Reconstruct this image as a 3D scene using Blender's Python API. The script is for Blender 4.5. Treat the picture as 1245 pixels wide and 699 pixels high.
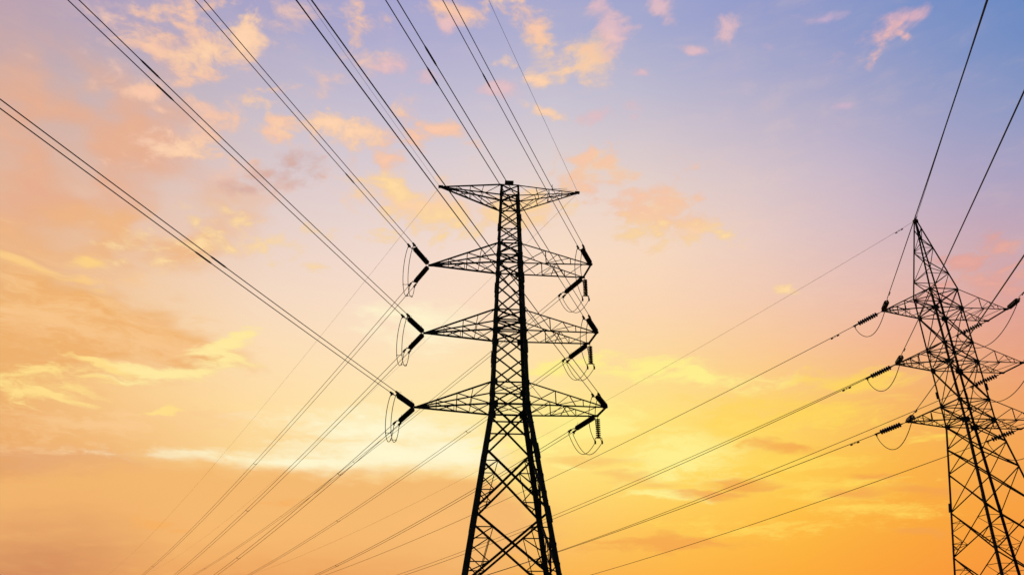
import bpy, math, random
from mathutils import Vector, Matrix, Quaternion

for o in list(bpy.data.objects): bpy.data.objects.remove(o)
S = bpy.context.scene
C = S.collection
R = math.radians
random.seed(4)

# ------------------------------------------------------------------ camera
cam = bpy.data.cameras.new('camera'); co = bpy.data.objects.new('camera', cam); C.objects.link(co)
co.location = (0, 0, 1.6); co.rotation_euler = (R(90 + 25.88), 0, 0)
cam.sensor_width = 36; cam.lens = 26.48; cam.clip_start = .05; cam.clip_end = 9000
S.camera = co
# ------------------------------------------------------------------ exposure
S.view_settings.view_transform = 'Standard'; S.view_settings.look = 'None'
S.view_settings.exposure = 0; S.view_settings.gamma = 1; S.view_settings.use_curve_mapping = False
# ------------------------------------------------------------------ sun, low behind the pylons and veiled by cloud
SUN_AZ, SUN_EL = 2.0, 8.0
sl = bpy.data.lights.new('sun', 'SUN'); sl.energy = .5; sl.angle = R(3); sl.color = (1, .72, .42)
so = bpy.data.objects.new('sun', sl); C.objects.link(so); so.location = (0, 300, 120)
so.rotation_euler = (R(-(90 - SUN_EL)), 0, R(-SUN_AZ))

# ------------------------------------------------------------------ evening sky (world)
SKY_AZ = [-44, -36, -28, -20, -12, -4, 4, 12, 20, 28, 36, 44]
SKY_EL = [0, 4, 8, 12, 16, 20, 24, 28, 32, 36, 40, 44, 48, 52]
SKY_COLS = [
    [(0.515, 0.175, 0.084), (0.535, 0.187, 0.088), (0.741, 0.325, 0.127), (0.87, 0.443, 0.15), (0.847, 0.445, 0.169), (0.819, 0.445, 0.208), (0.797, 0.435, 0.258), (0.743, 0.44, 0.319), (0.634, 0.424, 0.37), (0.527, 0.37, 0.413), (0.491, 0.352, 0.429), (0.476, 0.352, 0.446), (0.458, 0.352, 0.467), (0.44, 0.352, 0.49)],
    [(0.515, 0.175, 0.084), (0.515, 0.175, 0.084), (0.701, 0.297, 0.119), (0.839, 0.407, 0.144), (0.863, 0.445, 0.156), (0.839, 0.459, 0.2), (0.821, 0.471, 0.262), (0.776, 0.472, 0.332), (0.67, 0.463, 0.403), (0.545, 0.426, 0.461), (0.438, 0.363, 0.508), (0.411, 0.352, 0.528), (0.402, 0.352, 0.537), (0.394, 0.352, 0.545)],
    [(0.576, 0.2, 0.084), (0.592, 0.207, 0.084), (0.755, 0.34, 0.135), (0.892, 0.48, 0.178), (0.953, 0.607, 0.269), (0.93, 0.619, 0.339), (0.883, 0.606, 0.408), (0.804, 0.562, 0.452), (0.698, 0.542, 0.516), (0.577, 0.49, 0.543), (0.463, 0.419, 0.559), (0.372, 0.352, 0.567), (0.366, 0.352, 0.573), (0.361, 0.352, 0.579)],
    [(0.727, 0.274, 0.087), (0.74, 0.281, 0.088), (0.853, 0.415, 0.147), (0.962, 0.644, 0.263), (0.999, 0.717, 0.35), (0.979, 0.722, 0.449), (0.918, 0.697, 0.536), (0.83, 0.649, 0.581), (0.728, 0.6, 0.605), (0.617, 0.542, 0.612), (0.503, 0.468, 0.606), (0.385, 0.375, 0.596), (0.357, 0.354, 0.595), (0.356, 0.354, 0.597)],
    [(0.817, 0.32, 0.082), (0.82, 0.321, 0.081), (0.904, 0.463, 0.15), (0.98, 0.694, 0.312), (0.999, 0.788, 0.405), (0.994, 0.764, 0.482), (0.952, 0.731, 0.566), (0.875, 0.688, 0.613), (0.769, 0.636, 0.635), (0.652, 0.577, 0.645), (0.531, 0.491, 0.637), (0.412, 0.401, 0.622), (0.352, 0.356, 0.614), (0.352, 0.356, 0.615)],
    [(0.88, 0.362, 0.076), (0.881, 0.363, 0.076), (0.945, 0.509, 0.144), (0.994, 0.724, 0.288), (1.0, 0.817, 0.376), (0.998, 0.772, 0.446), (0.972, 0.732, 0.539), (0.918, 0.709, 0.592), (0.812, 0.661, 0.625), (0.687, 0.605, 0.646), (0.554, 0.515, 0.645), (0.429, 0.422, 0.63), (0.351, 0.362, 0.616), (0.351, 0.362, 0.616)],
    [(0.953, 0.436, 0.076), (0.951, 0.435, 0.076), (0.983, 0.566, 0.129), (0.999, 0.737, 0.202), (1.0, 0.804, 0.266), (0.998, 0.742, 0.35), (0.979, 0.706, 0.467), (0.958, 0.718, 0.536), (0.85, 0.677, 0.592), (0.711, 0.62, 0.631), (0.566, 0.532, 0.642), (0.432, 0.434, 0.629), (0.349, 0.369, 0.614), (0.35, 0.369, 0.614)],
    [(0.977, 0.428, 0.053), (0.976, 0.429, 0.054), (0.993, 0.554, 0.087), (1.0, 0.719, 0.141), (1.0, 0.75, 0.199), (0.984, 0.684, 0.314), (0.959, 0.666, 0.445), (0.93, 0.688, 0.52), (0.827, 0.646, 0.572), (0.676, 0.578, 0.608), (0.515, 0.494, 0.627), (0.39, 0.407, 0.617), (0.331, 0.362, 0.61), (0.333, 0.363, 0.61)],
    [(0.974, 0.389, 0.041), (0.975, 0.393, 0.042), (0.99, 0.504, 0.059), (0.995, 0.634, 0.09), (0.994, 0.634, 0.154), (0.959, 0.588, 0.299), (0.895, 0.596, 0.445), (0.82, 0.607, 0.541), (0.711, 0.571, 0.583), (0.566, 0.499, 0.601), (0.425, 0.421, 0.607), (0.321, 0.353, 0.604), (0.3, 0.34, 0.603), (0.304, 0.343, 0.604)],
    [(0.941, 0.314, 0.044), (0.946, 0.321, 0.043), (0.962, 0.399, 0.048), (0.962, 0.47, 0.073), (0.937, 0.484, 0.147), (0.883, 0.477, 0.316), (0.772, 0.507, 0.464), (0.658, 0.501, 0.553), (0.56, 0.474, 0.59), (0.424, 0.407, 0.585), (0.32, 0.35, 0.584), (0.254, 0.31, 0.585), (0.261, 0.314, 0.589), (0.268, 0.318, 0.593)],
    [(0.922, 0.287, 0.048), (0.922, 0.287, 0.048), (0.919, 0.331, 0.057), (0.888, 0.352, 0.097), (0.84, 0.352, 0.179), (0.742, 0.364, 0.308), (0.608, 0.4, 0.451), (0.463, 0.388, 0.538), (0.356, 0.359, 0.561), (0.263, 0.32, 0.563), (0.202, 0.286, 0.566), (0.202, 0.286, 0.571), (0.216, 0.292, 0.575), (0.226, 0.297, 0.577)],
    [(0.922, 0.287, 0.048), (0.922, 0.292, 0.049), (0.914, 0.339, 0.064), (0.872, 0.352, 0.121), (0.796, 0.345, 0.234), (0.661, 0.374, 0.379), (0.453, 0.359, 0.506), (0.317, 0.326, 0.539), (0.201, 0.289, 0.539), (0.144, 0.254, 0.542), (0.126, 0.242, 0.543), (0.138, 0.25, 0.547), (0.153, 0.259, 0.553), (0.17, 0.268, 0.56)],
]
# clouds: (colour, opacity, softness, noise amount, noise field, [(azimuth, elevation, half-width, half-height, tilt), ...])
CLOUDS = [
    ((0.807, 0.423, 0.27), 0.9, 0.9, 2.2, 'L', [(-37.19, 33.16, 12.64, 6.62, 15.9), (-36.08, 27.98, 11.27, 6.01, 14.2), (-32.21, 31.93, 6.77, 4.14, 14.1)]),
    ((0.871, 0.468, 0.216), 0.88, 0.9, 2.2, 'L', [(-32.71, 25.55, 14.81, 3.44, 16.0), (-28.33, 25.99, 9.07, 2.84, 10.1)]),
    ((0.871, 0.565, 0.468), 0.85, 1.4, 5.0, 'P', [(-20.39, 43.93, 5.04, 2.07, 9.2), (-18.61, 38.91, 4.5, 1.5, 8.2), (-22.65, 31.12, 5.28, 2.21, 9.2), (-35.44, 40.1, 2.65, 0.9, 18.5), (-9.38, 37.2, 2.75, 1.04, 3.9), (-14.57, 41.92, 4.54, 0.82, 6.2), (-27.16, 36.41, 6.84, 2.85, 12.0), (-30.29, 39.26, 6.81, 4.35, 14.1), (-13.83, 36.76, 7.62, 3.03, 4.9), (-24.81, 40.67, 4.13, 4.87, 11.8)]),
    ((1.0, 0.658, 0.402), 1.0, 0.8, 1.9, 'P', [(9.06, 33.48, 5.0, 1.24, -5.4), (11.71, 31.05, 4.42, 2.13, -6.2), (15.0, 29.49, 3.87, 1.23, -7.4), (7.31, 34.75, 2.78, 0.97, -4.1), (5.51, 43.01, 5.82, 2.17, -4.2), (-8.2, 31.82, 8.46, 2.68, 1.8), (1.28, 31.58, 6.32, 1.98, -2.0)]),
    ((0.939, 0.571, 0.407), 1.0, 1.15, 4.6, 'P', [(-30.34, 41.57, 4.93, 2.16, 14.8), (-31.14, 39.85, 3.21, 1.4, 15.7), (-28.56, 39.07, 3.89, 2.07, 13.9), (-27.44, 37.48, 2.49, 1.77, 13.4), (-31.5, 38.9, 1.65, 0.78, 16.2), (-23.67, 38.93, 1.51, 1.63, 11.7), (-21.09, 36.85, 1.83, 0.75, 10.0), (-28.38, 32.36, 4.73, 1.39, 12.6), (-31.62, 36.18, 3.05, 1.1, 15.5), (-30.6, 34.83, 1.77, 0.72, 15.0), (-24.16, 35.07, 4.51, 1.25, 10.8), (-5.26, 45.72, 5.13, 1.21, 1.3), (2.28, 44.42, 3.62, 1.35, -19.8), (5.53, 43.29, 3.48, 1.52, -10.7), (9.06, 33.48, 5.21, 1.06, -5.4), (-16.46, 43.81, 3.89, 1.45, 7.4), (-11.45, 35.4, 3.44, 1.31, 4.6), (-7.24, 37.05, 3.99, 1.22, 2.5), (7.31, 34.81, 4.27, 1.32, -4.4), (10.73, 31.94, 6.07, 2.49, -6.2), (12.69, 30.35, 4.46, 1.95, -6.6)]),
    ((0.982, 0.644, 0.423), 1.0, 1.15, 4.6, 'P', [(-28.49, 39.31, 3.1, 1.27, 14.1), (-25.11, 41.83, 2.9, 2.55, 12.3), (-23.19, 37.48, 1.8, 1.07, 11.2), (-1.06, 46.11, 2.7, 0.72, -0.1), (5.3, 42.27, 2.7, 1.15, -18.0), (-0.77, 41.99, 1.99, 0.59, -0.1), (3.88, 39.0, 2.48, 0.69, -2.5), (-15.83, 37.34, 4.95, 2.05, 6.6), (-27.76, 32.4, 2.9, 0.82, 12.7), (-16.71, 36.39, 3.16, 1.2, 7.4), (2.61, 41.38, 1.39, 0.68, -1.6), (7.48, 42.32, 1.62, 0.75, -4.1), (-13.75, 36.18, 2.56, 1.04, 6.0)]),
    ((0.807, 0.515, 0.539), 0.75, 1.0, 4.2, 'P', [(9.75, 44.81, 3.37, 1.92, -19.9), (8.61, 45.79, 1.68, 0.96, -4.8), (14.7, 45.16, 1.73, 0.96, -7.9), (12.84, 41.85, 1.57, 0.58, -6.9), (-0.99, 40.24, 2.53, 0.85, -0.1), (8.37, 38.77, 3.76, 1.12, -5.0), (-12.22, 41.92, 2.28, 0.83, 5.6), (-9.36, 41.03, 1.6, 0.67, 4.3), (20.96, 43.71, 1.4, 1.27, -11.2), (17.61, 42.45, 1.31, 0.49, -9.3), (-6.44, 44.65, 1.2, 0.81, 2.9)]),
    ((0.658, 0.392, 0.342), 0.85, 1.1, 3.0, 'P', [(-19.58, 33.33, 3.59, 1.3, 17.1), (-20.84, 32.04, 3.9, 1.21, 17.7), (-22.62, 30.95, 3.22, 1.02, 9.7)]),
    ((0.991, 0.694, 0.352), 0.95, 1.3, 5.0, 'P', [(-24.77, 27.52, 4.51, 1.86, 9.8), (-19.66, 27.24, 2.63, 1.39, 7.7), (-16.2, 25.87, 1.52, 0.7, 6.2), (-16.33, 29.21, 1.96, 1.14, 6.7), (-10.42, 32.45, 3.78, 1.06, 3.9), (-10.21, 30.14, 3.08, 1.25, 3.8), (-5.97, 30.83, 6.09, 1.98, 1.3), (1.28, 31.58, 4.43, 1.44, -1.6), (4.92, 31.37, 1.68, 0.9, -2.6), (11.93, 29.81, 4.55, 1.33, -6.2), (13.56, 28.91, 3.51, 1.06, -6.6), (22.31, 24.38, 1.13, 0.43, -9.0), (17.63, 28.92, 3.02, 0.7, -8.3), (-26.64, 26.34, 5.26, 1.67, 10.2)]),
    ((0.776, 0.392, 0.195), 0.55, 1.0, 3.0, 'S', [(-31.96, 20.67, 10.33, 2.67, -2.9), (-31.56, 11.08, 8.67, 1.53, 5.8)]),
    ((0.991, 0.644, 0.231), 0.95, 0.9, 2.0, 'S', [(-36.12, 22.9, 3.61, 0.65, 0.8), (-33.28, 22.72, 2.19, 0.41, 7.4), (-31.47, 22.46, 0.91, 0.48, 12.0), (-32.3, 24.41, 1.59, 0.62, 13.1)]),
    ((0.871, 0.445, 0.156), 0.95, 0.6, 1.2, 'L', [(-32.32, 20.05, 10.94, 3.97, -3.2), (-26.93, 19.79, 7.92, 2.08, -4.4), (-33.21, 17.68, 7.67, 2.65, 9.6)]),
    ((0.973, 0.604, 0.287), 0.6, 1.0, 4.0, 'S', [(-31.83, 20.14, 11.78, 3.99, -3.4), (-26.93, 19.79, 7.92, 2.08, -4.4), (-29.22, 13.46, 10.67, 1.99, 6.0)]),
    ((1.0, 0.716, 0.254), 1.0, 0.8, 3.6, 'S', [(-32.79, 15.08, 5.12, 1.12, 14.2), (-29.92, 16.51, 4.59, 0.67, -0.3), (-33.74, 15.98, 4.85, 0.91, 9.4), (-30.69, 17.59, 3.97, 0.53, -12.0), (-25.43, 15.19, 1.2, 0.28, 6.7)]),
    ((1.0, 0.807, 0.342), 1.0, 0.8, 3.6, 'S', [(-22.14, 20.15, 3.07, 0.96, 29.4), (-23.8, 18.13, 5.4, 0.86, 14.8), (-28.41, 16.69, 3.33, 0.41, -0.5), (-25.9, 17.5, 3.48, 0.56, -2.9)]),
    ((1.0, 0.922, 0.617), 1.0, 0.9, 1.6, 'S', [(-8.88, 13.26, 12.48, 2.05, 0.6), (-15.4, 12.38, 15.25, 0.93, 1.7), (-4.24, 13.5, 7.06, 2.21, 0.2), (-8.24, 22.52, 6.3, 3.08, 1.8), (-10.25, 15.11, 11.05, 1.78, 1.2)]),
    ((1.0, 0.855, 0.27), 1.0, 0.8, 3.0, 'S', [(15.23, 18.38, 6.66, 1.04, -5.7), (9.66, 19.49, 7.06, 1.07, -4.2), (4.45, 19.57, 4.88, 0.77, -2.2), (13.11, 13.08, 6.51, 3.02, -3.7), (11.05, 10.28, 4.36, 0.57, -2.3), (4.2, 12.43, 2.01, 0.37, -1.1), (2.05, 13.83, 4.7, 1.63, -1.0), (6.19, 15.25, 5.45, 2.09, -2.3)]),
    ((1.0, 0.672, 0.107), 0.85, 0.9, 3.2, 'S', [(21.58, 10.41, 7.56, 0.75, -4.7), (22.02, 9.83, 5.69, 0.61, -4.4), (29.34, 12.91, 1.44, 0.53, -7.1), (19.68, 12.21, 6.01, 0.98, -4.8), (22.99, 15.3, 7.13, 1.83, -7.1), (26.05, 16.91, 5.1, 0.98, -8.5), (17.16, 14.69, 6.33, 2.16, -5.1), (17.92, 7.89, 7.78, 0.95, -3.0), (24.41, 8.6, 5.43, 0.66, -4.2)]),
    ((0.922, 0.485, 0.162), 0.93, 0.3, 0.35, 'S', [(-18.66, 7.32, 24.78, 5.09, 0.8), (-6.15, 8.13, 9.38, 4.53, 0.2)]),
    ((0.791, 0.366, 0.138), 0.85, 1.2, 0.5, 'S', [(-31.69, 6.1, 11.28, 4.47, 9.8)]),
    ((0.815, 0.305, 0.084), 0.9, 1.2, 0.1, 'S', [(-15.89, 2.94, 24.06, 5.55, 0.2)]),
    ((0.617, 0.238, 0.107), 0.85, 1.2, 0.12, 'S', [(-30.8, 4.25, 9.25, 4.19, 11.0)]),
    ((0.956, 0.558, 0.15), 0.75, 0.9, 2.2, 'S', [(5.46, 12.88, 4.91, 0.74, -1.7), (10.83, 11.09, 2.66, 0.5, -2.3), (8.46, 11.63, 3.3, 0.44, -2.0)]),
    ((0.905, 0.371, 0.08), 0.75, 0.9, 2.2, 'S', [(25.32, 10.66, 2.24, 0.47, -5.1), (29.04, 9.44, 4.51, 0.52, -5.5), (27.53, 6.96, 2.04, 0.45, -12.4), (24.1, 9.68, 3.13, 0.4, -4.5), (16.63, 10.72, 4.16, 0.56, -3.5), (20.36, 13.0, 4.05, 0.56, -5.1), (14.28, 10.27, 4.24, 0.42, -2.9), (11.63, 7.01, 8.28, 0.69, -1.9)]),
    ((0.939, 0.434, 0.117), 0.8, 1.0, 2.4, 'S', [(-24.77, 7.85, 1.52, 0.59, 3.5), (-17.2, 9.46, 2.54, 0.35, 2.7), (-23.15, 7.37, 1.54, 0.33, 3.0)]),
    ((0.871, 0.491, 0.515), 0.9, 1.2, 3.0, 'P', [(32.57, 39.8, 3.77, 1.41, 3.1), (30.91, 39.97, 2.64, 0.8, 8.5), (35.1, 40.39, 2.97, 0.85, 6.3)]),
    ((0.956, 0.527, 0.456), 1.0, 1.1, 3.2, 'P', [(32.94, 39.35, 1.9, 0.93, -0.8), (32.33, 38.65, 1.14, 0.77, -17.5), (34.24, 39.03, 1.2, 0.38, -18.8)]),
    ((0.672, 0.456, 0.617), 0.55, 1.2, 4.0, 'P', [(29.47, 35.76, 0.89, 0.4, -15.2), (28.8, 42.22, 2.1, 0.39, -4.0), (24.25, 41.02, 1.01, 0.4, -12.8)]),
    ((0.791, 0.371, 0.314), 0.85, 1.0, 4.0, 'P', [(35.78, 21.73, 3.71, 1.5, 5.1), (35.9, 23.89, 2.05, 0.77, -15.4), (34.36, 22.91, 2.41, 0.92, 1.9), (32.45, 21.57, 2.87, 0.63, -2.0)]),
]


def build_sky():
    w = bpy.data.worlds.new('World'); S.world = w; w.use_nodes = True
    nt = w.node_tree; N = nt.nodes; L = nt.links; N.clear()
    def val(s, inp):
        if hasattr(s, 'is_output'): L.new(s, inp)
        else: inp.default_value = s
    def M(op, a, b=0., c=0., clamp=False):
        n = N.new('ShaderNodeMath'); n.operation = op; n.use_clamp = clamp
        val(a, n.inputs[0]); val(b, n.inputs[1])
        if op in ('MULTIPLY_ADD', 'SMOOTH_MIN', 'COMPARE'): val(c, n.inputs[2])
        return n.outputs[0]
    def V(op, a, b=None):
        n = N.new('ShaderNodeVectorMath'); n.operation = op; val(a, n.inputs[0])
        if b is not None: val(b, n.inputs[1])
        return n.outputs['Value'] if op in ('LENGTH', 'DOT_PRODUCT') else n.outputs[0]
    def mix(f, a, b):
        n = N.new('ShaderNodeMix'); n.data_type = 'RGBA'
        val(f, n.inputs[0]); val(a, n.inputs[6]); val(b, n.inputs[7]); return n.outputs[2]
    def rng(x, a, b, smooth=True, c=0., d=1.):
        n = N.new('ShaderNodeMapRange'); n.interpolation_type = 'SMOOTHSTEP' if smooth else 'LINEAR'
        val(x, n.inputs[0]); val(a, n.inputs[1]); val(b, n.inputs[2]); val(c, n.inputs[3]); val(d, n.inputs[4]); return n.outputs[0]
    def comb(x, y, z):
        n = N.new('ShaderNodeCombineXYZ'); val(x, n.inputs[0]); val(y, n.inputs[1]); val(z, n.inputs[2]); return n.outputs[0]
    def noise(vec, scale, detail, rough, dist=0.):
        n = N.new('ShaderNodeTexNoise'); n.noise_dimensions = '3D'; L.new(vec, n.inputs['Vector'])
        n.inputs['Scale'].default_value = scale; n.inputs['Detail'].default_value = detail
        n.inputs['Roughness'].default_value = rough; n.inputs['Distortion'].default_value = dist
        return n
    d = N.new('ShaderNodeTexCoord').outputs['Generated']
    sep = N.new('ShaderNodeSeparateXYZ'); L.new(d, sep.inputs[0]); X, Y, Z = sep.outputs
    az = M('MULTIPLY', M('ARCTAN2', X, Y), 57.29578)
    el = M('MULTIPLY', M('ARCSINE', Z), 57.29578)
    # clear-sky colour: one elevation ramp per bearing, blended round the horizon
    t = M('DIVIDE', el, float(SKY_EL[-1]), clamp=True)
    col = None
    for i, (a, row) in enumerate(zip(SKY_AZ, SKY_COLS)):
        r = N.new('ShaderNodeValToRGB'); cr = r.color_ramp; cr.interpolation = 'LINEAR'
        for k, (e, c) in enumerate(zip(SKY_EL, row)):
            if k < 2: st = cr.elements[k]; st.position = e / SKY_EL[-1]
            else: st = cr.elements.new(e / SKY_EL[-1])
            st.color = (*c, 1)
        L.new(t, r.inputs[0])
        if col is None: col = r.outputs[0]; pa = a
        else: col = mix(rng(az, float(pa), float(a), False), col, r.outputs[0]); pa = a
    # cloud layer coordinates: a flat deck overhead, so clouds flatten towards the horizon
    zz = M('ADD', M('MAXIMUM', Z, 0.), .16)
    deck = comb(M('DIVIDE', X, zz), M('DIVIDE', Y, zz), 0.)
    warp = noise(deck, 5., 3., .55)
    wv = V('SUBTRACT', warp.outputs['Color'], (.5, .5, .5))
    sc = N.new('ShaderNodeVectorMath'); sc.operation = 'SCALE'; L.new(wv, sc.inputs[0]); sc.inputs['Scale'].default_value = .12
    deckw = V('ADD', deck, sc.outputs[0])
    nP = noise(deckw, 17., 7., .62).outputs['Fac']
    nL = noise(deckw, 3.2, 5., .55).outputs['Fac']
    streak = comb(M('MULTIPLY', az, .055), M('MULTIPLY', el, .33), 3.7)
    sc2 = N.new('ShaderNodeVectorMath'); sc2.operation = 'SCALE'; L.new(wv, sc2.inputs[0]); sc2.inputs['Scale'].default_value = .9
    nS = noise(V('ADD', streak, sc2.outputs[0]), 2.5, 8., .64).outputs['Fac']
    F = {'P': nP, 'L': nL, 'S': nS}
    # a faint mottling everywhere: thin veil of high cloud
    veil = rng(M('MULTIPLY_ADD', nL, .55, M('MULTIPLY', nS, .45)), .42, .72, True, 0., 1.)
    ae0 = comb(az, el, 0.)
    sc3 = N.new('ShaderNodeVectorMath'); sc3.operation = 'SCALE'; L.new(wv, sc3.inputs[0]); L.new(rng(el, 7., 30., True, 1.6, 4.6), sc3.inputs['Scale'])
    ae = V('ADD', ae0, sc3.outputs[0])
    F = {k: M('SUBTRACT', v, .5) for k, v in F.items()}
    tiny = (1e-7, 1e-7, 1e-7)                                 # chains the nodes so the renderer evaluates them one after another
    last = col
    for c, op, soft, amp, nf, blobs in CLOUDS:
        best = None
        for a, e, hw, hh, rot in blobs:
            vm = N.new('ShaderNodeVectorMath'); vm.operation = 'MULTIPLY_ADD'; L.new(last, vm.inputs[0]); vm.inputs[1].default_value = tiny; L.new(ae, vm.inputs[2])
            mp = N.new('ShaderNodeMapping'); mp.vector_type = 'TEXTURE'; L.new(vm.outputs[0], mp.inputs['Vector'])
            mp.inputs['Location'].default_value = (a, e, 0); mp.inputs['Rotation'].default_value = (0, 0, R(rot)); mp.inputs['Scale'].default_value = (hw, hh, 1)
            r = V('LENGTH', mp.outputs[0])
            best = r if best is None else M('MINIMUM', best, r)
            last = best
        v = M('MULTIPLY_ADD', F[nf], amp, M('SUBTRACT', 1., best))
        m = rng(v, 0., soft, True, 0., op)
        inner = rng(v, 0., soft + 1., True, *((.91, 1.07) if nf == 'P' else (.98, 1.03)))         # a cloud is a little brighter where it is thicker
        cc = N.new('ShaderNodeVectorMath'); cc.operation = 'SCALE'; cc.inputs[0].default_value = c; L.new(inner, cc.inputs['Scale'])
        col = mix(m, col, cc.outputs[0]); last = col
    col = mix(M('MULTIPLY', M('MULTIPLY', veil, rng(el, 9., 22.)), M('MULTIPLY_ADD', rng(F['P'], -.1, .15), .14, .06)), col, (.98, .66, .47, 1))
    # zenith and the half of the sky away from the sunset: plain dusk sky
    ns = N.new('ShaderNodeTexSky'); ns.sky_type = 'NISHITA'; ns.sun_disc = False
    ns.sun_elevation = R(SUN_EL); ns.sun_rotation = R(SUN_AZ)
    nsc = N.new('ShaderNodeVectorMath'); nsc.operation = 'SCALE'; L.new(ns.outputs[0], nsc.inputs[0]); nsc.inputs['Scale'].default_value = .05
    away = M('MAXIMUM', rng(M('ABSOLUTE', az), 52., 105.), rng(el, 52., 80.))
    col = mix(away, col, nsc.outputs[0])
    bg = N.new('ShaderNodeBackground'); L.new(col, bg.inputs[0]); bg.inputs[1].default_value = 1.
    out = N.new('ShaderNodeOutputWorld'); L.new(bg.outputs[0], out.inputs[0])
    w.cycles.sampling_method = 'MANUAL'; w.cycles.sample_map_resolution = 256
build_sky()

# ------------------------------------------------------------------ materials
def material(name, c1, c2, scale, rough=.6, metal=0., spec=.25, bump=0.):
    m = bpy.data.materials.new(name); m.use_nodes = True; nt = m.node_tree; b = nt.nodes['Principled BSDF']
    tc = nt.nodes.new('ShaderNodeTexCoord'); n = nt.nodes.new('ShaderNodeTexNoise'); n.inputs['Scale'].default_value = scale; n.inputs['Detail'].default_value = 5
    r = nt.nodes.new('ShaderNodeValToRGB'); r.color_ramp.elements[0].position = .35; r.color_ramp.elements[1].position = .68
    r.color_ramp.elements[0].color = (*c1, 1); r.color_ramp.elements[1].color = (*c2, 1)
    nt.links.new(tc.outputs['Object'], n.inputs['Vector']); nt.links.new(n.outputs['Fac'], r.inputs[0]); nt.links.new(r.outputs[0], b.inputs['Base Color'])
    b.inputs['Roughness'].default_value = rough; b.inputs['Metallic'].default_value = metal; b.inputs['Specular IOR Level'].default_value = spec
    if bump:
        bp = nt.nodes.new('ShaderNodeBump'); bp.inputs['Strength'].default_value = bump; nt.links.new(n.outputs['Fac'], bp.inputs['Height']); nt.links.new(bp.outputs[0], b.inputs['Normal'])
    return m
STEEL = material('weathered_dark_steel', (.022, .021, .022), (.045, .042, .041), 1.7, .75, 0., .12)
GLAZE = material('brown_porcelain', (.020, .011, .008), (.035, .018, .012), 4., .45, 0., .2)
FITTING = material('forged_fitting', (.025, .024, .024), (.045, .043, .042), 6., .6, 0., .15)
WIRE = material('stranded_aluminium_wire', (.030, .029, .029), (.050, .048, .046), 9., .7, 0., .12)
CONCRETE = material('foundation_concrete', (.25, .24, .22), (.36, .35, .32), 3., .9, 0., .2, .2)
GRASS = material('rough_grass_ground', (.035, .050, .016), (.075, .075, .030), .35, .95, 0., .1, .6)

# ------------------------------------------------------------------ mesh helpers
class MB:
    def __init__(s): s.v = []; s.f = []
    def add(s, verts, faces):
        o = len(s.v); s.v += [tuple(v) for v in verts]; s.f += [tuple(i + o for i in f) for f in faces]; return s
    def prism(s, p, q, prof, up):
        p, q = Vector(p), Vector(q); d = (q - p).normalized(); up = Vector(up)
        x = up - d * up.dot(d)
        if x.length < 1e-4: x = Vector((1, .3, 0)) - d * d.dot(Vector((1, .3, 0)))
        x.normalize(); y = d.cross(x); n = len(prof)
        vs = [e + x * a + y * b for e in (p, q) for a, b in prof]
        return s.add(vs, [(i, (i + 1) % n, (i + 1) % n + n, i + n) for i in range(n)] + [tuple(range(n))[::-1], tuple(range(n, 2 * n))])
    def angle(s, p, q, w, up=(0, 0, 1), flip=1):              # rolled steel angle section
        t = max(.012, w * .13); h = w / 2
        pr = [(-h, -h * flip), (h, -h * flip), (h, (-h + t) * flip), (-h + t, (-h + t) * flip), (-h + t, h * flip), (-h, h * flip)]
        return s.prism(p, q, pr if flip > 0 else pr[::-1], up)
    def flat(s, p, q, w, t=.02, up=(0, 0, 1)):
        return s.prism(p, q, [(-t / 2, -w / 2), (t / 2, -w / 2), (t / 2, w / 2), (-t / 2, w / 2)], up)
    def box(s, c, sx, sy, sz):
        c = Vector(c); vs = [c + Vector((a * sx / 2, b * sy / 2, d * sz / 2)) for a in (-1, 1) for b in (-1, 1) for d in (-1, 1)]
        return s.add(vs, [(0, 1, 3, 2), (4, 6, 7, 5), (0, 4, 5, 1), (2, 3, 7, 6), (0, 2, 6, 4), (1, 5, 7, 3)])
    def tube(s, pts, r, n=6, caps=True):
        pts = [Vector(p) for p in pts]; vs = []; fs = []; ref = None
        for i, p in enumerate(pts):
            d = (pts[min(i + 1, len(pts) - 1)] - pts[max(i - 1, 0)]).normalized()
            if ref is None: ref = d.orthogonal()
            x = (ref - d * ref.dot(d)).normalized(); ref = x; y = d.cross(x)
            rr = r[i] if isinstance(r, (list, tuple)) else r
            vs += [p + (x * math.cos(2 * math.pi * k / n) + y * math.sin(2 * math.pi * k / n)) * rr for k in range(n)]
        for i in range(len(pts) - 1):
            for k in range(n):
                a = i * n + k; b = i * n + (k + 1) % n; fs.append((a, b, b + n, a + n))
        if caps: fs += [tuple(range(n))[::-1], tuple(range((len(pts) - 1) * n, len(pts) * n))]
        return s.add(vs, fs)
    def lathe(s, prof, n=14):                                 # profile of (x along the axis, radius); axis is local X
        vs = []; fs = []
        for x, r in prof: vs += [(x, r * math.cos(2 * math.pi * k / n), r * math.sin(2 * math.pi * k / n)) for k in range(n)]
        for i in range(len(prof) - 1):
            for k in range(n):
                a = i * n + k; b = i * n + (k + 1) % n; fs.append((a, a + n, b + n, b))
        fs += [tuple(range(n)), tuple(range((len(prof) - 1) * n, len(prof) * n))[::-1]]
        return s.add(vs, fs)
    def build(s, name, mat, parent=None, smooth=False, label=None):
        me = bpy.data.meshes.new(name); me.from_pydata(s.v, [], s.f); me.update(); me.materials.append(mat)
        if smooth:
            for p in me.polygons: p.use_smooth = True
        o = bpy.data.objects.new(name, me); C.objects.link(o)
        if parent: o.parent = parent
        if label: o['label'] = label
        return o
def thing(name, label, cat, loc=(0, 0, 0), group=None):
    o = bpy.data.objects.new(name, None); C.objects.link(o); o.location = loc; o.empty_display_size = .3
    tag(o, label, cat, group); return o
def tag(o, label, cat, group=None):
    o['label'] = label; o['category'] = cat
    if group: o['group'] = group
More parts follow.
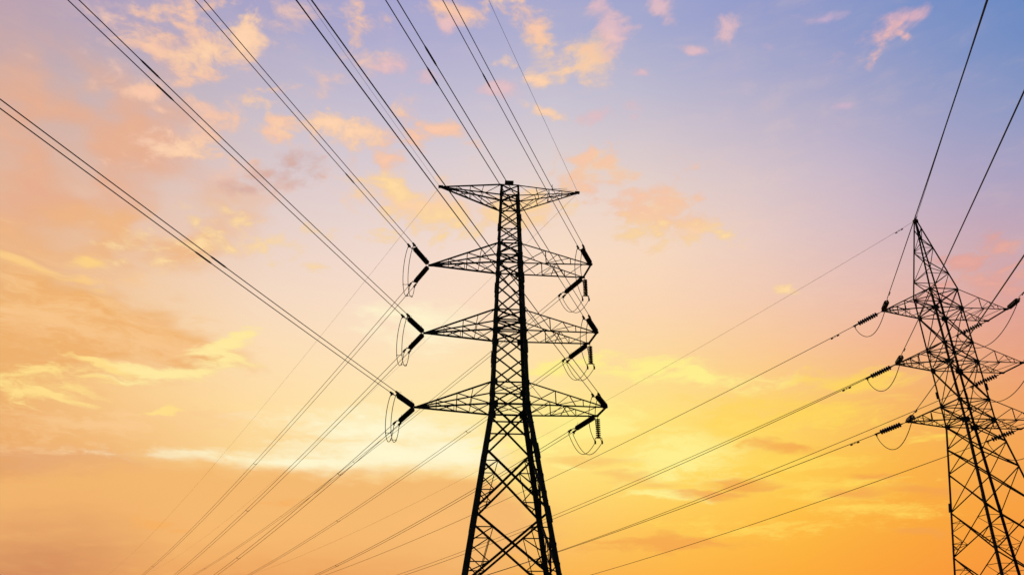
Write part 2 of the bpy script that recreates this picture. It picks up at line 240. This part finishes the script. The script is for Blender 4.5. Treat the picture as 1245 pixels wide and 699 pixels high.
def copy_thing(root, label):
    r = root.copy(); C.objects.link(r); r['label'] = label
    for ch in list(root.children):
        c = ch.copy(); C.objects.link(c); c.parent = r
        for g in list(ch.children):
            k = g.copy(); C.objects.link(k); k.parent = c
    return r
def lerp(a, b, t): return Vector(a) + (Vector(b) - Vector(a)) * t

# ------------------------------------------------------------------ ground
g = MB(); n = 60; ext = 3000.
def gz(x, y):
    r = math.hypot(x, y); return 0. if r < 160 else (min(1., (r - 160) / 400) * (1.2 * math.sin(x * .011 + 1) * math.cos(y * .009) - .8))
xs = [math.copysign(abs(i / n * 2 - 1) ** 2.2, i / n * 2 - 1) * ext for i in range(n + 1)]
g.add([(a, b, gz(a, b)) for b in xs for a in xs], [(j * (n + 1) + i, j * (n + 1) + i + 1, (j + 1) * (n + 1) + i + 1, (j + 1) * (n + 1) + i) for j in range(n) for i in range(n)])
go = g.build('ground', GRASS, None, True); go['kind'] = 'structure'

# ------------------------------------------------------------------ pylons
def crossarm(mb, sx, hb, zb, ht, zt, tipn, tipf, w, us, inner):
    """four chords from the body to the tip (one point, or an end beam when tipn != tipf)"""
    Bn, Bf, Tn, Tf = Vector((sx * hb, -hb, zb)), Vector((sx * hb, hb, zb)), Vector((sx * ht, -ht, zt)), Vector((sx * ht, ht, zt))
    tipn, tipf = Vector(tipn), Vector(tipf)
    for a, b, ww in ((Bn, tipn, w), (Bf, tipf, w * 1.1), (Tn, tipn, w * .95), (Tf, tipf, w * .85)): mb.angle(a, b, ww)
    for (B, T, tip, k) in ((Bn, Tn, tipn, 1), (Bf, Tf, tipf, -1)):
        P = lambda u: lerp(T, tip, u)
        Q = lambda u: lerp(B, tip, u)
        a, b, c = us
        mb.angle(P(b), Q(b), w * .62, (0, 1, 0)); mb.angle(P(a), Q(a * 1.15), w * .5, (0, 1, 0)); mb.angle(P(c), Q(c), w * .5, (0, 1, 0))
        if inner > 0: mb.angle(P(b), Q(.0), w * .6, (0, 1, 0)); mb.angle(P(c), Q(b), w * .5, (0, 1, 0))
        else: mb.angle(P(b), Q(.0), w * .6, (0, 1, 0)); mb.angle(P(c), Q(b * 1.0), w * .5, (0, 1, 0)); mb.angle(P(a), Q(b), w * .45, (0, 1, 0))
    us2 = [0, .24, .48, .70, .88]
    for i in range(4):                                        # zigzag lacing in the bottom and top planes
        A, D = (Bn, Bf) if i % 2 == 0 else (Bf, Bn); ta, td = (tipn, tipf) if i % 2 == 0 else (tipf, tipn)
        mb.angle(lerp(A, ta, us2[i]), lerp(D, td, us2[i + 1]), w * .5)
        if i in (1,): mb.angle(lerp(Bn, tipn, us2[i + 1]), lerp(Bf, tipf, us2[i + 1]), w * .45)
        A, D = (Tn, Tf) if i % 2 == 0 else (Tf, Tn)
        if i < 1: mb.angle(lerp(A, ta, us2[i]), lerp(D, td, us2[i + 1]), w * .42)
    mb.angle(Bn, Bf, w * .6); mb.angle(lerp(Bn, tipn, .24), Bf, w * .45)
    if (tipn - tipf).length > .5: mb.angle(tipn, tipf, w * 1.1)

def half_width(levels, z):
    for (z0, h0), (z1, h1) in zip(levels, levels[1:]):
        if z >= z1: return h0 + (h1 - h0) * (z - z0) / (z1 - z0)
    return levels[-1][1]

def body(root, levels, panels, legw, diag, splices, step_leg, plates):
    H = lambda z: half_width(levels, z)
    corner = lambda sx, sy, z: Vector((sx * H(z), sy * H(z), z))
    zs = [p[0] for p in panels]
    for sx, sy in ((-1, -1), (1, -1), (1, 1), (-1, 1)):
        m = MB()
        for z0, z1 in zip(zs, zs[1:]):
            w = legw(.5 * (z0 + z1)); t = w * .14
            a, b = corner(sx, sy, z0), corner(sx, sy, z1)
            # an L whose heel is on the corner line, flanges running along both faces
            for p, q in ((a, b),):
                prof = [(0, 0), (-sx * w, 0), (-sx * w, -sy * t), (-sx * t, -sy * t), (-sx * t, -sy * w), (0, -sy * w)]
                vs = [e + Vector((u, v, 0)) for e in (p, q) for u, v in prof]; k = 6
                fs = [(i, (i + 1) % k, (i + 1) % k + k, i + k) for i in range(k)] + [tuple(range(k))[::-1], tuple(range(k, 2 * k))]
                m.add(vs, fs if sx * sy < 0 else [f[::-1] for f in fs])
        if (sx, sy) == step_leg:                              # climbing pegs
            z = 3.
            while z < zs[0] - .5:
                c = corner(sx, sy, z); dd = Vector((sx, 0, 0)) if int(z / .45) % 2 else Vector((0, sy, 0))
                m.tube([c, c + dd * .16], .014, 5); z += .45
        leg = m.build('leg', STEEL, root)
        for z, L in splices:
            w = legw(z) * 1.05; a, b = corner(sx, sy, z - L / 2), corner(sx, sy, z + L / 2); s = MB(); t = .05
            o = Vector((sx * .08, sy * .08, 0)); prof = [(0, 0), (-sx * w, 0), (-sx * w, -sy * t), (-sx * t, -sy * t), (-sx * t, -sy * w), (0, -sy * w)]
            vs = [e + o + Vector((u, v, 0)) for e in (a, b) for u, v in prof]
            fs = [(i, (i + 1) % 6, (i + 1) % 6 + 6, i + 6) for i in range(6)] + [tuple(range(6))[::-1], tuple(range(6, 12))]
            s.add(vs, fs if sx * sy < 0 else [f[::-1] for f in fs]); s.build('splice_cover', STEEL, leg)
        for z, sz in plates:
            c = corner(sx, sy, z); s = MB()
            s.box(c + Vector((-sx * sz * .42, sy * .012, -.02)), sz, .02, sz * .9); s.box(c + Vector((sx * .014, -sy * sz * .42, -.02)), .02, sz, sz * .9)
            s.build('gusset_plate', STEEL, leg)
        if zs[-1] < 1:
            f = MB(); c = corner(sx, sy, 0); f.box(c + Vector((0, 0, .05)), .9, .9, .7); f.build('foundation', CONCRETE, root)
    # lacing, one mesh for each side of the body
    for (ax, sgn) in (('y', -1), ('x', 1), ('y', 1), ('x', -1)):
        m = MB()
        P = (lambda s, z: corner(s, sgn, z)) if ax == 'y' else (lambda s, z: corner(sgn, s, z))
        nrm = Vector((0, sgn, 0)) if ax == 'y' else Vector((sgn, 0, 0))
        for (z0, kind), (z1, _) in zip(panels, panels[1:]):
            d = diag(.5 * (z0 + z1)); off = nrm * -.02
            a, b, c, e = P(-1, z0), P(1, z0), P(-1, z1), P(1, z1)
            m.angle(a + off, e + off, d, nrm); m.angle(b + off * 4, c + off * 4, d, nrm, -1)
            wa, wb = (b - a).length, (e - c).length; t = wa / (wa + wb); X = lerp(a, e, t); zx = X.z
            if 'h' in kind: m.angle(a, b, d * .95, nrm)
            if 'm' in kind: m.angle(P(-1, zx), P(1, zx), d * .7, nrm)
            if 'r' in kind:                                    # redundant members tying the legs to the long diagonals
                for s in (-1, 1):
                    top, bot = P(s, z0), P(s, z1)
                    q1 = lerp(top, X, .52); q2 = lerp(bot, X, .55)
                    l1 = P(s, q1.z); l2 = P(s, q2.z); lm = P(s, zx)
                    for u, v in ((q1, l1), (q2, l2), (q1, lm), (q2, lm), (q2, P(s, q2.z - (zx - z1) * .28)), (lerp(q2, bot, .5), l2)): m.angle(u, v, d * .48, nrm)
            if 'g' in kind:                                    # long thin secondary hangers
                for s in (-1, 1):
                    q1 = lerp(P(s, z0), X, .52); q2 = lerp(P(s, z1), X, .40); m.angle(q1, q2, d * .36, nrm); m.angle(q1, P(s, .55 * z0 + .45 * z1), d * .36, nrm)
        m.build('side_bracing', STEEL, root)
    for z, kind in panels:                                     # plan bracing at the crossarm levels
        if 'p' in kind:
            m = MB(); m.angle(corner(-1, -1, z), corner(1, 1, z), .07); m.angle(corner(1, -1, z), corner(-1, 1, z), .07); m.build('plan_bracing', STEEL, root)
    return H, corner

# --- the big double-circuit angle pylon in the middle of the picture
A_LOC, A_ROT = (-.304, 75., 0.), .079
pa = thing('lattice_pylon', 'large steel lattice pylon with flat peak arm and three crossarm pairs, in the middle', 'pylon', A_LOC)
pa.rotation_euler = (0, 0, A_ROT)
AL = [(50.78, 1.055), (24.09, 1.981), (0., 5.55)]
AP = [(50.78, 'hp'), (49.67, ''), (48.56, 'h'), (46.66, ''), (44.75, 'h'), (42.85, 'hp'), (41.62, ''), (40.39, 'hp'), (37.5, ''), (34.60, 'hp'), (33.42, 'h'),
      (32.25, 'hp'), (29.33, ''), (26.40, 'hp'), (24.09, 'hpm'), (19.57, 'rg'), (13.47, 'rg'), (6.9, 'r'), (.35, '')]
HA, cornA = body(pa, AL, AP, lambda z: .50 if z < 24 else .38 if z < 33 else .32 if z < 42.8 else .24,
                 lambda z: .21 if z < 20 else .18 if z < 24 else .135 if z < 42.8 else .11,
                 [(19.3, 1.5), (13.2, 1.5), (30.4, 1.3), (38.6, 1.2), (46.3, .9)], (1, 1),
                 [(42.85, .55), (40.39, .7), (34.6, .55), (32.25, .75), (26.4, .65), (24.09, .8), (41.6, .4), (33.4, .4), (25.2, .45), (48.56, .4), (50.7, .35)])
for zt, zb, al, ar in ((42.853, 40.394, 8.916, 8.847), (34.604, 32.254, 9.059, 9.112), (26.40, 24.089, 9.61, 9.641)):
    for sx in (-1, 1):
        m = MB()
        if sx < 0: tn = tf = Vector((-al, 0, zb))
        else: tn, tf = Vector((ar + .13, -1.597, zb)), Vector((ar - .2, 1.597, zb))
        crossarm(m, sx, HA(zb), zb, HA(zt), zt, tn, tf, .15, (.24, .45, .72) if sx < 0 else (.52, .34, .70), 1 if sx < 0 else -1)
        arm = m.build('crossarm', STEEL, pa)
        if sx < 0: s = MB(); s.box(tn + Vector((.25, 0, .02)), .75, .05, .22); s.box(tn + Vector((.2, 0, -.02)), .5, .5, .04); s.build('tip_plate', STEEL, arm)
        else:
            for t in (tn, tf): s = MB(); s.box(t + Vector((-.1, 0, 0)), .5, .34, .16); s.build('tip_plate', STEEL, arm)
for sx in (-1, 1):
    m = MB(); tip = Vector((sx * 8.179, 0, 50.78))
    crossarm(m, sx, HA(48.56), 48.56, HA(50.78), 50.78, tip, tip, .14, (.28, .5, .72), 1)
    arm = m.build('peak_arm', STEEL, pa)
    s = MB(); s.box(tip + Vector((-sx * .1, 0, .02)), .55, .3, .24); s.build('tip_plate', STEEL, arm)
    if sx > 0:
        s = MB(); s.angle((3.5, 0, 51.0), (6.9, .0, 51.35), .03); s.angle((5.1, 0, 50.85), (5.1, 0, 51.75), .06); s.angle((5.1, 0, 51.3), (8.0, 0, 50.95), .03); s.build('bird_guard', STEEL, arm)
s = MB(); s.box((-.1, -HA(50.78) + .1, 51.1), 1.0, .5, .34); s.build('top_box', STEEL, pa)

# --- the slimmer pylon on the right
B_LOC, B_ROT = (38.553, 62., 0.), .084
pb = thing('lattice_pylon', 'slimmer steel lattice pylon with a pointed peak, near the right edge', 'pylon', B_LOC)
pb.rotation_euler = (0, 0, B_ROT)
BL = [(30.956, 1.309), (18.99, 1.346), (0., 3.713)]
BP = [(30.956, 'hp'), (29.122, 'hp'), (25.854, 'hpm'), (24.08, 'hp'), (20.731, 'hpm'), (18.99, 'hp'), (17.1, ''), (15.05, ''), (12.0, 'r'), (8.55, 'r'), (4.6, 'r'), (.35, '')]
HB, cornB = body(pb, BL, BP, lambda z: .17 if z < 19 else .14, lambda z: .085 if z < 19 else .08, [(12.4, .7), (21.8, .6)], (-1, -1),
                 [(29.122, .4), (24.08, .42), (18.99, .45), (30.9, .24), (25.85, .28), (20.73, .28)])
for zt, zb, al, ar in ((30.956, 29.122, 5.388, 5.40), (25.854, 24.08, 5.284, 5.369), (20.731, 18.99, 5.543, 5.441)):
    for sx in (-1, 1):
        m = MB()
        if sx < 0: tn = tf = Vector((-al, 0, zb))
        else: tn, tf = Vector((ar, -1.329, zb)), Vector((ar, 1.329, zb))
        crossarm(m, sx, HB(zb), zb, HB(zt), zt, tn, tf, .085, (.3, .55, .8) if sx < 0 else (.62, .42, .8), 1 if sx < 0 else -1)
        arm = m.build('crossarm', STEEL, pb)
        for t in ((tn,) if sx < 0 else (tn, tf)): s = MB(); s.box(t + Vector((-sx * .1, 0, 0)), .42, .22, .12); s.build('tip_plate', STEEL, arm)
m = MB(); apex = Vector((0, 0, 38.78)); hp = HB(30.956); top = .1
pk = lambda sx, sy, u: lerp((sx * hp, sy * hp, 30.956), (sx * top, sy * top, 38.6), u)
for sx, sy in ((-1, -1), (1, -1), (1, 1), (-1, 1)): m.angle(pk(sx, sy, 0), pk(sx, sy, 1), .12, (sx, sy, 0))
us = [0, .22, .42, .60, .76, .9]
for k, (c0, c1) in enumerate((((-1, -1), (1, -1)), ((1, -1), (1, 1)), ((1, 1), (-1, 1)), ((-1, 1), (-1, -1)))):
    for i in range(5):
        a, b = (c0, c1) if (i + k) % 2 == 0 else (c1, c0); m.angle(pk(*a, us[i]), pk(*b, us[i + 1]), .065)
        if i in (1, 3): m.angle(pk(*c0, us[i]), pk(*c1, us[i]), .055)
m.build('peak', STEEL, pb)
s = MB(); s.box((0, 0, 38.7), .34, .34, .3); s.tube([(0, 0, 38.8), (.1, -.1, 39.35)], .04); s.build('peak_cap', STEEL, pb)

# ------------------------------------------------------------------ wires: start, bearing, slope, curvature
outA = dict(az=-31.13, AL1=((-9.19, 74.29, 40.39), -0.1307, 0.000229), AL2=((-9.33, 74.28, 32.25), -0.1308, 0.000226), AL3=((-9.88, 74.24, 24.09), -0.1361, 0.000322), AR1f=((8.24, 77.28, 40.39), -0.1117, 0.000185), AR2f=((8.45, 77.30, 32.25), -0.1281, 0.000254), AR3f=((8.88, 77.33, 24.09), -0.1360, 0.000402), AGL=((-8.46, 74.35, 50.78), -0.1054, 0.000162), AGR=((7.85, 75.65, 50.78), -0.1187, 0.000203))
inA = dict(az=199.44, AL1=((-9.19, 74.29, 40.39), 0.0474, 0.000275), AL2=((-9.33, 74.28, 32.25), 0.0380, 0.000260), AL3=((-9.88, 74.24, 24.09), 0.0346, 0.000239), AR1n=((8.76, 74.12, 40.39), 0.0009, 0.000346), AR2n=((9.03, 74.14, 32.25), 0.0101, 0.000347), AR3n=((9.58, 74.18, 24.09), 0.0133, 0.000324), AGL=((-8.46, 74.35, 50.78), 0.0550, 0.000296), AGR=((7.85, 75.65, 50.78), 0.0436, 0.000291))
outB = dict(az=-34.66, BG=((38.55, 62.00, 38.78), -0.1518, 0.000316), BL1=((33.18, 61.55, 29.12), -0.1481, 0.000353), BL2=((33.29, 61.56, 24.08), -0.1594, 0.000472), BL3=((33.03, 61.54, 18.99), -0.1410, 0.000410), BR1f=((43.82, 63.78, 29.12), -0.1546, 0.000342), BR2f=((43.79, 63.77, 24.08), -0.1684, 0.000482), BR3f=((43.86, 63.78, 18.99), -0.1622, 0.000531))
inB = dict(az=201.29, BG=((38.55, 62.00, 38.78), -0.1417, 0.000165), BL1=((33.18, 61.55, 29.12), -0.1567, 0.000141), BL2=((33.29, 61.56, 24.08), -0.1364, 0.000179), BL3=((33.03, 61.54, 18.99), -0.1238, 0.000246), BR1n=((44.05, 61.13, 29.12), -0.1583, 0.000184))

class Line:
    def __init__(s, grp, key):
        (p, s.a, s.b) = grp[key]; s.p = Vector(p); th = R(grp['az']); s.d = Vector((math.sin(th), math.cos(th), 0)); s.side = Vector((math.cos(th), -math.sin(th), 0))
    def at(s, t, off=0.): return s.p + s.d * t + s.side * off + Vector((0, 0, s.a * t + s.b * t * t))
def stations(t0, t1):
    ts = [t0]; 
    while ts[-1] < t1: ts.append(min(t1, ts[-1] + (1.5 if ts[-1] < 20 else 3. if ts[-1] < 80 else 6.)))
    return ts

# --- insulators, built once along local X and then turned to the pull of their wire
def disc_profile(x0, n, pitch, r):
    pr = [(x0, .03)]
    for i in range(n):
        x = x0 + i * pitch
        pr += [(x + .01, .055), (x + pitch * .40, .06), (x + pitch * .46, r * .93), (x + pitch * .56, r), (x + pitch * .70, r * .97), (x + pitch * .74, .045), (x + pitch * .98, .04)]
    return pr + [(x0 + n * pitch + .02, .03)]
TW = .30                                                       # half the spacing of a twin conductor
def tension_twin(label):
    t = thing('tension_insulator', label, 'insulator', group='twin wire tension insulators on the large pylon')
    m = MB(); m.tube([(0, 0, 0), (.45, 0, 0)], .035); m.tube([(.40, 0, 0), (.56, 0, 0)], .07); m.build('link', FITTING, t)
    MB().lathe(disc_profile(.55, 21, .145, .285)).build('disc_stack', GLAZE, t, True)
    m = MB(); z = .016; tri = [(3.55, -.06), (3.78, -TW - .07), (3.90, -TW - .07), (3.90, TW + .07), (3.78, TW + .07), (3.55, .06)]
    m.add([(x, y, -z) for x, y in tri] + [(x, y, z) for x, y in tri], [tuple(range(6))[::-1], tuple(range(6, 12))] + [(i, (i + 1) % 6, (i + 1) % 6 + 6, i + 6) for i in range(6)])
    m.build('yoke_plate', FITTING, t)
    for sy in (-1, 1):
        m = MB(); y = sy * TW; m.tube([(3.85, y, 0), (4.15, y, -.01)], .04); m.tube([(4.1, y, 0), (4.2, y, 0), (4.75, y, 0), (4.85, y, 0)], [.04, .11, .11, .04], 8); m.box((4.55, y, -.14), .2, .07, .24)
        m.build('dead_end_clamp', FITTING, t)
    for x0, dx in ((.6, .25), (3.55, -.3)):
        m = MB(); m.tube([(x0, 0, .05), (x0 + dx * .1, 0, .3), (x0 + dx * .6, 0, .48), (x0 + dx * 1.3, .05, .50)], .014, 5); m.build('arcing_horn', FITTING, t)
    return t
def tension_single(label):
    t = thing('tension_insulator', label, 'insulator', group='single wire tension insulators on the slim pylon')
    m = MB(); m.tube([(0, 0, 0), (.5, 0, 0)], .03); m.tube([(.42, 0, 0), (.58, 0, 0)], .055); m.build('link', FITTING, t)
    MB().lathe(disc_profile(.56, 9, .215, .215)).build('disc_stack', GLAZE, t, True)
    m = MB(); m.tube([(2.48, 0, 0), (2.6, 0, 0), (3.0, 0, 0), (3.1, 0, 0)], [.04, .075, .075, .03], 8); m.box((2.9, 0, -.1), .12, .04, .2); m.build('dead_end_clamp', FITTING, t)
    return t
def suspension_twin(label):
    t = thing('suspension_insulator', label, 'insulator', group='upright jumper insulators on the large pylon')
    m = MB(); m.tube([(-.12, 0, 0), (.2, 0, 0)], .03); m.build('link', FITTING, t)
    MB().lathe(disc_profile(.18, 10, .205, .27)).build('disc_stack', GLAZE, t, True)
    m = MB(); m.flat((2.28, -.37, 0), (2.28, .37, 0), .09, .05, (1, 0, 0)); m.build('yoke_plate', FITTING, t)
    for sy in (-1, 1):
        m = MB(); m.tube([(2.28, sy * .36, 0), (2.55, sy * .36, 0)], .035); m.tube([(2.5, sy * .36, 0), (2.58, sy * .36, 0), (2.85, sy * .36, 0), (2.9, sy * .36, 0)], [.04, .10, .10, .04]); m.build('suspension_clamp', FITTING, t)
    return t
def aim(o, p, q):
    x = (Vector(q) - Vector(p)).normalized(); y = Vector((0, 0, 1)).cross(x)
    if y.length < .05: y = Vector((1, 0, 0))
    y.normalize(); z = x.cross(y)
    o.matrix_world = Matrix.Translation(Vector(p)) @ Matrix((x, y, z)).transposed().to_4x4()

ARMS = {'1': 'upper', '2': 'middle', '3': 'lower'}
proto = {}
def place(kind, make, label, p, q, stretch=1.):
    if kind not in proto: proto[kind] = o = make(label)
    else: o = copy_thing(proto[kind], label)
    aim(o, p, q); o.scale = (stretch, 1, 1); return o

def twin(line, t0, t1, r, label, spacers, group, sleeves=()):
    root = thing('twin_conductor', label, 'power line', tuple(line.p), group)
    inv = -line.p
    for sg in (-1, 1):
        MB().tube([line.at(t, sg * TW) + inv for t in stations(t0, t1)], r, 6).build('wire', WIRE, root)
    for t in spacers:
        m = MB(); a, c, b = line.at(t, -TW) + inv, line.at(t) + inv - Vector((0, 0, .16)), line.at(t, TW) + inv
        m.tube([a + Vector((0, 0, .03)), lerp(a, c, .5) - Vector((0, 0, .05)), c, lerp(c, b, .5) - Vector((0, 0, .05)), b + Vector((0, 0, .03))], .035, 6)
        for e in (a, b): m.tube([e - line.d * .16, e + line.d * .16], .05, 6)
        m.build('spacer', FITTING, root)
    for t, sg in sleeves:
        MB().tube([line.at(t - .9, sg * TW) + inv, line.at(t - .6, sg * TW) + inv, line.at(t + .6, sg * TW) + inv, line.at(t + .9, sg * TW) + inv], [r, r * 1.9, r * 1.9, r], 6).build('splice_sleeve', FITTING, root)
    return root
def single(name, line, t0, t1, r, label, cat, group, dampers=(), scale=1.):
    o = MB().tube([line.at(t) - line.p for t in stations(t0, t1)], r, 6).build(name, WIRE); o.location = line.p; tag(o, label, cat, group)
    for t in dampers:
        m = MB(); c = line.at(t) - line.p; dn = Vector((0, 0, -.10 * scale)); tg = (line.at(t + .3) - line.at(t - .3)).normalized()
        m.tube([c + Vector((0, 0, .03)), c + dn], .03 * scale, 6); m.tube([c + dn - tg * .34 * scale, c + dn + tg * .34 * scale], .016 * scale, 5)
        for s in (-1, 1): m.tube([c + dn + tg * s * .20 * scale, c + dn + tg * s * .25 * scale, c + dn + tg * s * .42 * scale, c + dn + tg * s * .46 * scale], [.03 * scale, .065 * scale, .065 * scale, .03 * scale], 6)
        m.build('vibration_damper', FITTING, o)
    return o
def hang(p, q, sag, push=Vector((0, 0, 0)), n=18, skew=1.):      # push: the stiff wire bulges sideways nearer its first end
    return [lerp(p, q, t) + Vector((0, 0, -sag)) * (4 * (t ** skew) * (1 - t ** skew)) + push * (6.75 * t * (1 - t) ** 2) for t in [i / n for i in range(n + 1)]]

ax = Vector((math.cos(A_ROT), math.sin(A_ROT), 0))
RW = .031
SP_OUT = {'AL1': (71.4, 182.3), 'AL2': (71.3, 150.), 'AL3': (21.5, 70.3), 'AR1f': (72., 201.), 'AR2f': (28., 78.8), 'AR3f': (78.4,)}
SLV = {'AR2n': ((42.4, -1), (40.8, 1)), 'AR1n': ((31.3, 1),), 'AL2': ((38.4, 1), (40.3, -1)), 'AL3': ((30.8, -1), (31.6, 1)), 'AL1': ((16.8, 1),)}
G_IN, G_OUT = 'twin conductors passing overhead', 'twin conductors running off to the lower left'
for key in ('AL1', 'AL2', 'AL3'):
    arm = ARMS[key[2]]; li, lo = Line(inA, key), Line(outA, key)
    i1 = place('tw', tension_twin, f"dark insulator slanting up and left from left tip of large pylon's {arm} crossarm", li.p, li.at(4.3))
    i2 = place('tw', tension_twin, f"dark insulator slanting down and left from left tip of large pylon's {arm} crossarm", lo.p, lo.at(4.3))
    twin(li, 4.2, 150, RW, f"twin wires from the upper left to left tip of large pylon's {arm} crossarm", (), G_IN, SLV.get(key, ()))
    twin(lo, 4.2, 330, RW, f"twin wires running down and left from left tip of large pylon's {arm} crossarm", SP_OUT[key], G_OUT)
    root = thing('jumper_loop', f"slack twin jumper wires hanging beside left tip of large pylon's {arm} crossarm", 'jumper wire', tuple(li.p), 'jumper loops of the large pylon')
    curves = []
    for sg in (-1, 1):
        pts = hang(li.at(4.6, sg * TW) - Vector((0, 0, .15)), lo.at(4.55, -sg * TW) - Vector((0, 0, .15)), 2.9, -ax * .5, 24, 1.25); curves.append([p - li.p for p in pts])
        MB().tube(curves[-1], .034, 6).build('wire', WIRE, root)
    for k in (10, 19):
        m = MB(); a, b = curves[0][k], curves[1][k]; m.tube([a, b], .025, 6)
        for e in (a, b): m.tube([e - Vector((0, 0, .1)), e + Vector((0, 0, .1))], .05, 6)
        m.build('spacer', FITTING, root)
for key in ('AR1', 'AR2', 'AR3'):
    arm = ARMS[key[2]]; li, lo = Line(inA, key + 'n'), Line(outA, key + 'f')
    place('tw', tension_twin, f"dark insulator slanting up from right tip of large pylon's {arm} crossarm", li.p, li.at(4.3) - Vector((0, 0, .1)))
    place('tw', tension_twin, f"dark insulator slanting down and left from right end of large pylon's {arm} crossarm", lo.p, lo.at(4.3))
    twin(li, 4.2, 150, RW, f"twin wires from the top edge to right tip of large pylon's {arm} crossarm", (), G_IN, SLV.get(key + 'n', ()))
    twin(lo, 4.2, 330, RW, f"twin wires from right end of large pylon's {arm} crossarm passing down behind its body", SP_OUT[key + 'f'], G_OUT)
    top = lo.p + ax * .12 - Vector((0, 0, .1))
    su = place('su', suspension_twin, f"upright ribbed insulator hanging under right end of large pylon's {arm} crossarm", top, top - Vector((0, 0, 1)))
    bot = [top + ax * (sg * .36) - Vector((0, 0, 2.72)) for sg in (-1, 1)]
    root = thing('jumper_loop', f"slack twin jumper wires looping under right end of large pylon's {arm} crossarm", 'jumper wire', tuple(lo.p), 'jumper loops of the large pylon')
    for sg, b in zip((-1, 1), bot):
        p1 = hang(li.at(4.6, -sg * TW) - Vector((0, 0, .15)), b, 1.0, -ax * .5, 16); p2 = hang(b, lo.at(4.75, sg * TW) - Vector((0, 0, .15)), 1.75, -ax * .1, 18)
        MB().tube([p - lo.p for p in p1 + p2[1:]], .034, 6).build('wire', WIRE, root)
# earth wires of the large pylon
single('earth_wire', Line(inA, 'AGL'), 0, 150, .013, 'thin earth wire from the top edge to the left tip of the flat peak arm', 'power line', 'earth wires of the large pylon')
single('earth_wire', Line(inA, 'AGR'), 0, 150, .017, 'thin earth wire from the top edge to the right tip of the flat peak arm', 'power line', 'earth wires of the large pylon')
single('earth_wire', Line(outA, 'AGL'), 0, 420, .012, 'faint earth wire sloping down and left from left tip of the flat peak arm', 'power line', 'earth wires of the large pylon')
single('earth_wire', Line(outA, 'AGR'), 0, 420, .012, 'faint earth wire from right tip of flat peak arm passing behind the large pylon', 'power line', 'earth wires of the large pylon')

# lines of the slim pylon
bx = Vector((math.cos(B_ROT), math.sin(B_ROT), 0))
RB = .028
G_SL = 'single wires of the slim pylon'
for k in '123':
    arm = ARMS[k]
    li, lo = Line(inB, 'BL' + k), Line(outB, 'BL' + k)
    place('s1', tension_single, f"stubby dark insulator rising from left tip of slim right pylon's {arm} crossarm", li.p, li.at(3) - Vector((0, 0, .1)), 1.45)
    place('s1', tension_single, f"ribbed insulator slanting down from left tip of slim right pylon's {arm} crossarm", lo.p, lo.at(3))
    single('conductor', li, 4.2, 105, RB, f"single wire rising up and right from left tip of slim pylon's {arm} crossarm", 'power line', G_SL, (6.3,), .85)
    single('conductor', lo, 2.9, 250, RB, f"single wire running down and left from left tip of slim pylon's {arm} crossarm", 'power line', G_SL, (5., ), 1.)
    j = MB().tube([p - li.p for p in hang(lo.at(2.9) - Vector((0, 0, .15)), li.at(4.1) - Vector((0, 0, .15)), 1.75, Vector((0, 0, 0)), 20, .85)], .030, 6).build('jumper_loop', WIRE)
    j.location = li.p; tag(j, f"slack single jumper wire looping under left tip of slim pylon's {arm} crossarm", 'jumper wire', 'jumper loops of the slim pylon')
    # right-hand end: near tip takes the incoming wire, far tip the outgoing one
    lo = Line(outB, 'BR' + k + 'f')
    base = Line(inB, 'BR1n'); li = Line(inB, 'BR1n'); li.p = base.p + Vector(((0, 0, 0), (-.04, -.01, -5.04), (.04, 0, -10.13))[int(k) - 1])
    place('s1', tension_single, f"ribbed insulator slanting down from right end of slim right pylon's {arm} crossarm", lo.p, lo.at(3))
    single('conductor', lo, 2.9, 250, RB, f"single wire from right end of slim pylon's {arm} crossarm passing behind its body", 'power line', G_SL)
    if k != '3':
        place('s1', tension_single, f"stubby dark insulator rising from right tip of slim right pylon's {arm} crossarm", li.p, li.at(3) - Vector((0, 0, .1)), 1.45)
    if k == '1':
        single('conductor', li, 4.2, 105, RB, "short length of wire leaving rightwards from right tip of slim pylon's upper crossarm", 'power line', G_SL, (5.6,), .85)
    j = MB().tube([p - lo.p for p in hang(lo.at(2.9) - Vector((0, 0, .15)), li.at(4.1) - Vector((0, 0, .15)), 2.2, Vector((0, 0, 0)), 22, .8)], .030, 6).build('jumper_loop', WIRE)
    j.location = lo.p; tag(j, f"slack single jumper wire looping under right end of slim pylon's {arm} crossarm", 'jumper wire', 'jumper loops of the slim pylon')
single('earth_wire', Line(inB, 'BG'), 0, 105, .02, 'earth wire rising up and right from the pointed peak of the slim pylon', 'power line', 'earth wires of the slim pylon', (1.0,), .7)
single('earth_wire', Line(outB, 'BG'), 0, 250, .013, 'faint earth wire sloping down and left from the pointed peak of the slim pylon', 'power line', 'earth wires of the slim pylon', (1.7,), .9)
